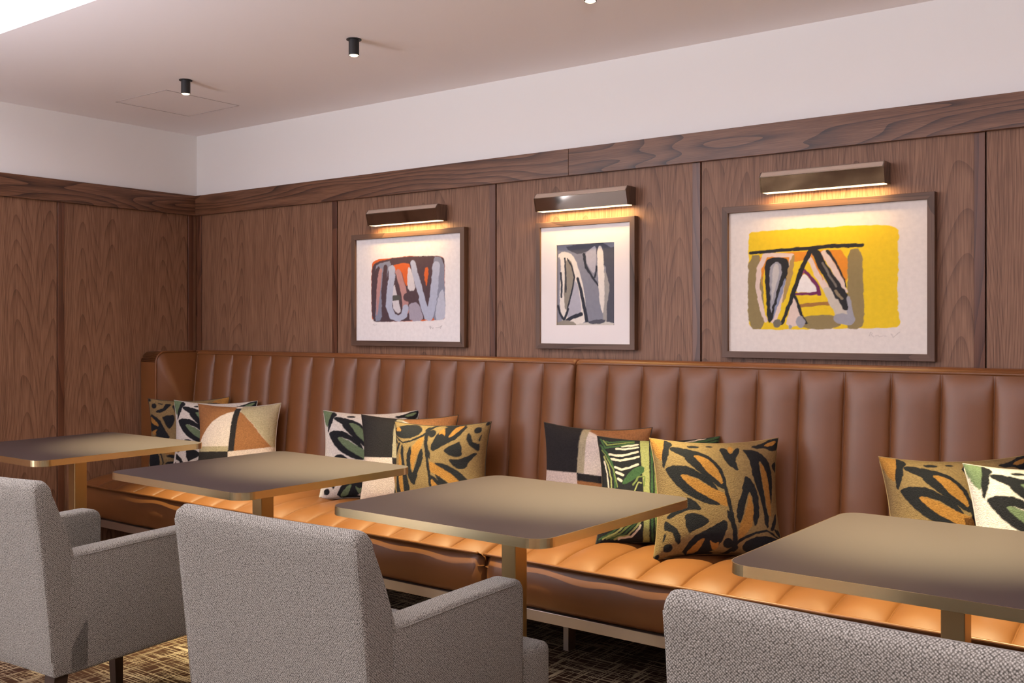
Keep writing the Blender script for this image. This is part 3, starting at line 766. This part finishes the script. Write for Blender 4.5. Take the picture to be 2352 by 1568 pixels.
# ------------------------------------------------------------------ pictures
def picture(name, x0, x1, z0, z1, fw, design, label, nx, nz, mat_open=None):
    root = empty(name, ((x0 + x1) / 2, YB - .012, z0), 0, label, 'framed picture', 'framed abstract prints above the banquette')
    yf, yb = YB - .042, YB - .0125
    ox, oy, oz = root.location
    for kind, a in (('frame_x', (x0, x1, z1 - fw, z1)), ('frame_x', (x0, x1, z0, z0 + fw)), ('frame_z', (x0, x0 + fw, z0 + fw, z1 - fw)), ('frame_z', (x1 - fw, x1, z0 + fw, z1 - fw))):
        pass
    bm = bmesh.new()
    # mitred frame as one mesh
    def ring(ins, y): return [(x0 + ins, y, z0 + ins), (x1 - ins, y, z0 + ins), (x1 - ins, y, z1 - ins), (x0 + ins, y, z1 - ins)]
    rs = [[bm.verts.new((p[0] - ox, p[1] - oy, p[2] - oz)) for p in ring(i, y)] for i, y in ((0, yb), (0, yf + .001), (.001, yf), (fw - .001, yf), (fw, yf + .001), (fw, yb))]
    fs = []
    for A, B in zip(rs, rs[1:] + rs[:1]):
        for k in range(4):
            f = bm.faces.new((A[k], A[(k + 1) % 4], B[(k + 1) % 4], B[k])); f.material_index = 0 if k in (0, 2) else 1
    fr = obj('frame', bm, M['frame_x'], root); fr.data.materials.append(M['frame_z'])
    ix0, ix1, iz0, iz1 = x0 + fw, x1 - fw, z0 + fw, z1 - fw
    yp = yf + .012
    s, t = np.meshgrid(np.linspace(0, 1, nx), np.linspace(0, 1, nz))
    V = list(zip((ix0 + (ix1 - ix0) * s.ravel()) - ox, np.full(s.size, yp - oy), (iz0 + (iz1 - iz0) * t.ravel()) - oz))
    F = [(i * nx + j, i * nx + j + 1, (i + 1) * nx + j + 1, (i + 1) * nx + j) for i in range(nz - 1) for j in range(nx - 1)]
    me = bpy.data.meshes.new('print'); me.from_pydata(V, [], F)
    set_pattern(me, design.colours(s.ravel(), t.ravel(), None, 0, (1 / nx, 1 / nz))); me.materials.append(M['print'])
    p = bpy.data.objects.new('print', me); C.objects.link(p); p.parent = root; tag(p, 'abstract print')
    if mat_open:
        a, b, c, d = mat_open; bm = bmesh.new(); ym = yp - .005
        for q in ((ix0, ix1, d, iz1), (ix0, ix1, iz0, c), (ix0, a, c, d), (b, ix1, c, d)):
            box(bm, q[0] - ox, q[1] - ox, ym - oy, ym + .0035 - oy, q[2] - oz, q[3] - oz)
        obj('mount', bm, M['paper'], root)
    return root
PAP = (.80, .77, .76)
# print one: slate, orange and pale blue
D1 = Design([(118, 362), (897, 300), (912, 1128), (125, 1122)], PAP, .0035, 1)
DK = (.085, .055, .065); SL = (.23, .25, .33); LB = (.42, .46, .58); OR = (.62, .13, .035); PK = (.46, .25, .24); LG = (.62, .60, .63)
D1.poly(OR, [(238, 560), (255, 515), (310, 500), (400, 495), (500, 480), (640, 478), (760, 476), (785, 500), (788, 700), (797, 940), (780, 965), (600, 972), (400, 980), (255, 980), (243, 900)])
D1.poly(DK, [(242, 570), (262, 535), (330, 512), (420, 492), (560, 480), (700, 476), (770, 482), (785, 510), (785, 760), (760, 940), (560, 972), (300, 982), (250, 975), (242, 780)])
D1.poly(SL, [(690, 480), (780, 490), (788, 720), (798, 940), (775, 965), (700, 966), (715, 800)])
D1.poly(SL, [(262, 560), (320, 530), (400, 512), (360, 620), (340, 800), (330, 970), (262, 975), (275, 800)])
D1.poly(DK, [(262, 590), (310, 545), (300, 640), (280, 780), (275, 960), (255, 960), (248, 780)])
D1.poly(PK, [(298, 580), (325, 570), (318, 680), (305, 800), (292, 930), (282, 930), (280, 780), (288, 660)])
D1.line(DK, [(350, 560), (335, 740), (345, 960)], 30, 34)
D1.poly(OR, [(400, 560), (430, 540), (500, 530), (540, 545), (530, 640), (515, 720), (495, 680), (470, 590), (430, 600)])
D1.poly(LG, [(405, 720), (430, 690), (460, 790), (478, 900), (440, 920), (405, 860)])
D1.poly(DK, [(428, 640), (450, 700), (478, 830), (485, 915), (462, 870), (440, 760), (420, 700)])
D1.line((.09, .09, .08), [(400, 800), (450, 796)], 40)
D1.line(PK, [(445, 600), (475, 690), (500, 790), (508, 900)], 40, 46)
D1.line(LB, [(398, 575), (400, 640), (385, 740), (380, 860), (410, 940), (455, 955), (495, 930), (508, 870)], 50, 44)
D1.poly(LG, [(520, 560), (540, 570), (560, 640), (580, 740), (520, 748), (515, 650)])
D1.line(DK, [(562, 600), (585, 700), (600, 760)], 16)
D1.poly(OR, [(640, 570), (672, 562), (668, 640), (655, 720), (638, 700)]); D1.line(DK, [(610, 540), (630, 640), (650, 780)], 26)
D1.line(LB, [(556, 530), (575, 620), (610, 740), (640, 860), (668, 940)], 38, 50)
D1.line(LB, [(725, 545), (718, 680), (705, 820), (680, 940)], 50, 56)
D1.poly((.36, .33, .40), [(535, 835), (600, 830), (625, 900), (640, 970), (540, 975), (530, 900)])
D1.poly(DK, [(485, 790), (500, 760), (550, 750), (590, 745), (608, 780), (600, 825), (540, 828), (498, 818)])
D1.poly((.48, .51, .60), [(738, 800), (770, 720), (785, 760), (798, 940), (775, 964), (718, 964)])
D1.line((.45, .42, .42), [(684, 1012), (692, 1030), (688, 1008), (705, 1028), (716, 1020)], 3); D1.line((.45, .42, .42), [(730, 1022), (752, 1020), (772, 1008), (760, 1030)], 3)
D1.line((.5, .47, .47), [(256, 998), (270, 1006), (288, 1003)], 3)
picture('framed_picture', -3.518, -2.813, 1.145, 1.676, .0245, D1, 'walnut-framed abstract print in slate, orange and pale blue, leftmost of three', 230, 180)
# print two: charcoal, grey and cream, in a window mount
D2 = Design([(1505, 270), (2175, 223), (2182, 1145), (1515, 1140)], PAP, .003, 1)
CH = (.085, .09, .115); GR = (.23, .24, .29); LGR = (.42, .42, .48); WH = (.74, .70, .64); OL = (.27, .25, .21); NV = (.035, .04, .055)
D2.poly(GR, [(1600, 380), (2080, 350), (2090, 1030), (1600, 1030)], 0)
D2.poly(CH, [(1690, 400), (2070, 370), (2070, 640), (1990, 560), (1950, 480), (1880, 430), (1800, 470), (1720, 440)])
D2.poly(CH, [(1985, 430), (2080, 400), (2080, 1020), (2010, 1000), (1990, 900), (2010, 700)])
D2.poly(LGR, [(1840, 460), (1890, 420), (1925, 395), (1928, 500), (1915, 620), (1880, 580), (1850, 520)])
D2.poly(GR, [(1780, 470), (1840, 500), (1900, 640), (1945, 720), (1960, 1000), (1870, 1000), (1820, 720)])
D2.line(NV, [(1835, 470), (1850, 560), (1900, 640), (1942, 700)], 22, 10); D2.line(NV, [(1930, 560), (1918, 640)], 12)
D2.poly(WH, [(1630, 470), (1680, 445), (1730, 455), (1770, 500), (1800, 590), (1830, 700), (1850, 830), (1870, 1000), (1640, 1000), (1660, 850), (1640, 700), (1660, 560)])
D2.poly(OL, [(1690, 520), (1730, 500), (1762, 580), (1765, 660), (1740, 760), (1715, 850), (1700, 900), (1685, 800), (1690, 660)])
D2.poly(GR, [(1626, 500), (1655, 480), (1660, 600), (1650, 760), (1660, 900), (1680, 990), (1626, 980)])
D2.poly(LGR, [(1762, 660), (1790, 690), (1810, 800), (1825, 910), (1770, 930), (1700, 950), (1730, 820)])
D2.line(NV, [(1710, 500), (1745, 560), (1765, 640), (1745, 760), (1700, 930)], 10, 12)
D2.line(NV, [(1660, 610), (1668, 700), (1666, 790)], 14); D2.line(NV, [(1690, 500), (1698, 620), (1700, 750)], 12)
D2.line(NV, [(1790, 650), (1815, 740), (1840, 860), (1865, 990)], 20, 26)
D2.line(NV, [(1640, 860), (1665, 930), (1690, 965), (1720, 880)], 16); D2.line(NV, [(1712, 965), (1760, 940), (1820, 918)], 22)
D2.poly(WH, [(1935, 400), (1972, 405), (1985, 560), (1990, 760), (1985, 930), (1955, 850), (1945, 700), (1935, 560)])
D2.poly((.34, .33, .31), [(1985, 560), (2010, 640), (2030, 720), (2005, 860), (2010, 990), (1975, 960), (1992, 800)])
D2.poly(OL, [(1628, 985), (1700, 960), (1780, 985), (1780, 1010), (1628, 1010)]); D2.poly((.55, .53, .49), [(1780, 985), (2058, 970), (2058, 1030), (1780, 1030)])
D2.poly(CH, [(1870, 970), (2000, 950), (1990, 990), (1880, 995)])
picture('framed_picture', -2.427, -1.955, 1.145, 1.668, .0225, D2, 'small upright walnut-framed print in charcoal and cream, between the two wider pictures', 190, 210, (-2.326, -2.051, 1.243, 1.571))
# print three: yellow with black strokes
D3 = Design([(218, 450), (1612, 352), (1608, 1432), (218, 1405)], (.74, .68, .62), .0035, 1)
YE = (.78, .55, .025); OLV = (.27, .21, .095); NK = (.028, .028, .03); PKW = (.70, .56, .48); GY = (.33, .33, .36); O3 = (.70, .26, .03); PU = (.16, .03, .10)
D3.poly(YE, [(372, 590), (400, 575), (700, 555), (1000, 540), (1250, 525), (1395, 532), (1435, 575), (1418, 650), (1425, 800), (1415, 1000), (1425, 1180), (1435, 1215), (1405, 1250), (1180, 1250), (800, 1256), (500, 1258), (370, 1250), (362, 1100), (375, 900), (368, 700)])
D3.poly(OLV, [(370, 740), (480, 735), (480, 1000), (500, 1256), (366, 1250), (364, 1000)])
D3.poly(OLV, [(1080, 700), (1185, 690), (1190, 900), (1200, 1180), (1180, 1256), (1060, 1252), (1090, 1000)])
D3.poly(OLV, [(730, 1165), (1040, 1150), (1040, 1255), (760, 1255)])
D3.poly(O3, [(455, 740), (700, 715), (900, 705), (1085, 695), (1085, 960), (1020, 860), (900, 740), (760, 780), (560, 800), (470, 860), (480, 1000), (455, 800)])
D3.poly(YE, [(720, 780), (800, 770), (860, 830), (950, 960), (1010, 1150), (760, 1160), (640, 1160), (690, 950)])
D3.line((.35, .17, .05), [(755, 1090), (860, 1080), (965, 1075)], 32)
D3.line(PKW, [(690, 740), (500, 735), (450, 830), (440, 960), (470, 1110), (500, 1200)], 42, 28)
D3.line(PKW, [(690, 745), (680, 840), (640, 960), (600, 1090), (560, 1200)], 26, 40)
D3.poly((.40, .27, .10), [(690, 740), (722, 735), (700, 860), (660, 1020), (620, 1090), (640, 950)])
D3.poly(NK, [(492, 800), (510, 765), (580, 750), (650, 758), (675, 790), (660, 880), (625, 980), (590, 1090), (560, 1180), (515, 1225), (508, 1100), (498, 950)])
D3.poly(GY, [(525, 840), (560, 785), (610, 790), (625, 840), (605, 920), (580, 1010), (550, 1100), (535, 1150), (535, 1000)])
D3.poly((.50, .48, .46), [(560, 800), (600, 800), (600, 880), (560, 1010), (545, 1080), (545, 920)])
D3.poly((.24, .27, .38), [(650, 880), (640, 960), (590, 1100), (545, 1215), (575, 1080), (610, 970)])
D3.poly(PKW, [(700, 1030), (735, 1050), (760, 1150), (790, 1230), (640, 1240), (670, 1150)])
D3.line(PKW, [(820, 745), (880, 880), (950, 990), (1010, 1080), (1060, 1170)], 40, 60)
D3.line((.55, .50, .42), [(940, 980), (1010, 1090), (1080, 1190)], 50, 100)
D3.line(GY, [(1040, 1180), (1085, 1190)], 100); D3.line(GY, [(1085, 1040), (1110, 1190)], 40)
D3.line(O3, [(830, 740), (880, 830), (915, 910)], 14, 6)
D3.line(PKW, [(925, 720), (985, 820), (1030, 900), (1070, 990)], 46, 36)
D3.line(NK, [(950, 710), (1000, 780), (1050, 880), (1080, 960)], 26, 8)
D3.line(NK, [(865, 715), (905, 800), (960, 890), (1010, 970), (1040, 1020)], 60, 90); D3.line(NK, [(1030, 990), (1072, 1110)], 80, 36)
D3.line((.18, .165, .14), [(915, 790), (960, 880), (1010, 960)], 16); D3.line((.26, .21, .13), [(1005, 990), (1045, 1040)], 24)
D3.poly((.80, .77, .74), [(778, 860), (820, 900), (865, 960), (880, 1000), (800, 1000), (720, 995), (740, 930)])
D3.line(PU, [(785, 845), (830, 890), (880, 960), (890, 1010)], 30, 26); D3.line(PU, [(885, 1000), (820, 1010), (712, 1008)], 26, 24); D3.line((.32, .07, .15), [(780, 850), (742, 910), (720, 985)], 16)
D3.line(NK, [(390, 724), (520, 712), (700, 698), (860, 686), (1000, 672), (1180, 670)], 32, 38)
D3.line(NK, [(830, 705), (780, 800), (730, 930), (690, 1050), (620, 1215)], 38, 26)
D3.line(NK, [(715, 1025), (740, 1080), (760, 1150), (795, 1215)], 20, 20)
D3.poly((.17, .16, .12), [(555, 1200), (600, 1180), (625, 1215), (600, 1240), (560, 1240)]); D3.ell(GY, (755, 1205), 32, 42); D3.ell(GY, (682, 1238), 16, 16)
for q in ([(1228, 1300), (1238, 1275), (1250, 1285), (1240, 1295), (1262, 1310)], [(1270, 1305), (1290, 1298), (1300, 1310), (1320, 1304), (1345, 1306)], [(1372, 1290), (1385, 1312), (1430, 1275)]):
    D3.line((.48, .43, .40), q, 4)
picture('framed_picture', -1.589, -.847, 1.124, 1.674, .0235, D3, 'large walnut-framed abstract print in bright yellow with black strokes, rightmost', 300, 230)

# ------------------------------------------------------------------ picture lights
def picture_light(x0, x1, label):
    root = empty('picture_light', ((x0 + x1) / 2, YB - .012, 1.71), 0, label, 'picture light', 'polished metal picture lights')
    hw = (x1 - x0) / 2
    d = .078; h = .072
    # cross-section in y,z: flat back, rounded top front shoulder, near upright front
    p = [(0, .004), (0, h)] + [(-d + .016, h), (-d + .012, h - .003), (-d + .001, h - .017), (-d, h - .020), (-d + .013, 0), (-d + .017, 0), (-d + .017, .004)]
    bm = prism(p, 'x', -hw + .004, hw - .004); obj('shade', bm, M['mirror'], root)
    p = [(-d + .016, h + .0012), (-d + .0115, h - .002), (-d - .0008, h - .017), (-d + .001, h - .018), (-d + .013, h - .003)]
    bm = prism(p, 'x', -hw + .004, hw - .004); tag(obj('reflection_strip', bm, M['pale_reflection'], root), 'pale strip imitating a reflection along the upper edge')  # added strip, stands in for the bright reflection on the uniform mirror shade
    for s in (-1, 1):
        q = [(0, .002), (0, h + .001)] + [(-d + .016, h + .001), (-d + .011, h - .003), (-d, h - .017), (-d - .001, h - .020), (-d + .012, 0), (-d + .018, 0)]
        bm = prism(q, 'x', s * (hw - .004), s * hw); obj('end_cap', bm, M['mirror'], root)
    obj('diffuser', bx(-hw + .006, hw - .006, -d + .018, -.020, -.0005, .0035), M['glow_pic'], root)
    l = bpy.data.lights.new('strip', 'AREA'); l.shape = 'RECTANGLE'; l.size = 2 * hw - .03; l.size_y = .03; l.energy = PIC_E * (2 * hw / .43); l.color = (1, .62, .22)
    lo = bpy.data.objects.new('strip_lamp', l); C.objects.link(lo); lo.parent = root; lo.location = (0, -d / 2 - .004, -.004)
picture_light(-3.37, -2.935, 'small polished metal picture light over the slate and orange print')
picture_light(-2.402, -1.966, 'polished metal picture light over the small upright print')
picture_light(-1.424, -.994, 'dark polished picture light over the yellow print, rightmost and largest in view')

# ------------------------------------------------------------------ ceiling downlights
def downlight(x, y, label):
    root = empty('downlight', (x, y, ZC), 0, label, 'ceiling spotlight', 'black cylindrical ceiling spotlights')
    bm = bmesh.new(); lathe(bm, [(.0001, 0), (.028, 0), (.028, -.003), (.0001, -.003)], 0, 0); obj('flange', bm, M['black'], root)
    bm = bmesh.new(); lathe(bm, [(.0001, -.003), (.0195, -.003), (.0195, -.060), (.0175, -.060), (.0172, -.050), (.0001, -.050)], 0, 0); obj('body', bm, M['black'], root)
    bm = bmesh.new(); lathe(bm, [(.0172, -.0592), (.0120, -.0625), (.0001, -.0635)], 0, 0); obj('lens', bm, M['glow'], root)
    l = bpy.data.lights.new('spot', 'SPOT'); l.energy = SPOT_E; l.color = SPOT_COL; l.spot_size = R(47); l.spot_blend = 1.0; l.shadow_soft_size = .012
    lo = bpy.data.objects.new('spot_beam', l); C.objects.link(lo); lo.parent = root; lo.location = (0, 0, -.066)
downlight(-3.73, 2.63, 'black cylindrical ceiling spotlight nearest the room corner, by the hatch')
downlight(-2.70, 2.63, 'black cylindrical ceiling spotlight, middle one in view')
downlight(-1.665, 2.63, 'black ceiling spotlight cut by the top edge of the picture')
for x in (-.63, .41): 
    downlight(x, 2.63, 'black ceiling spotlight over the right end of the banquette, outside the picture')
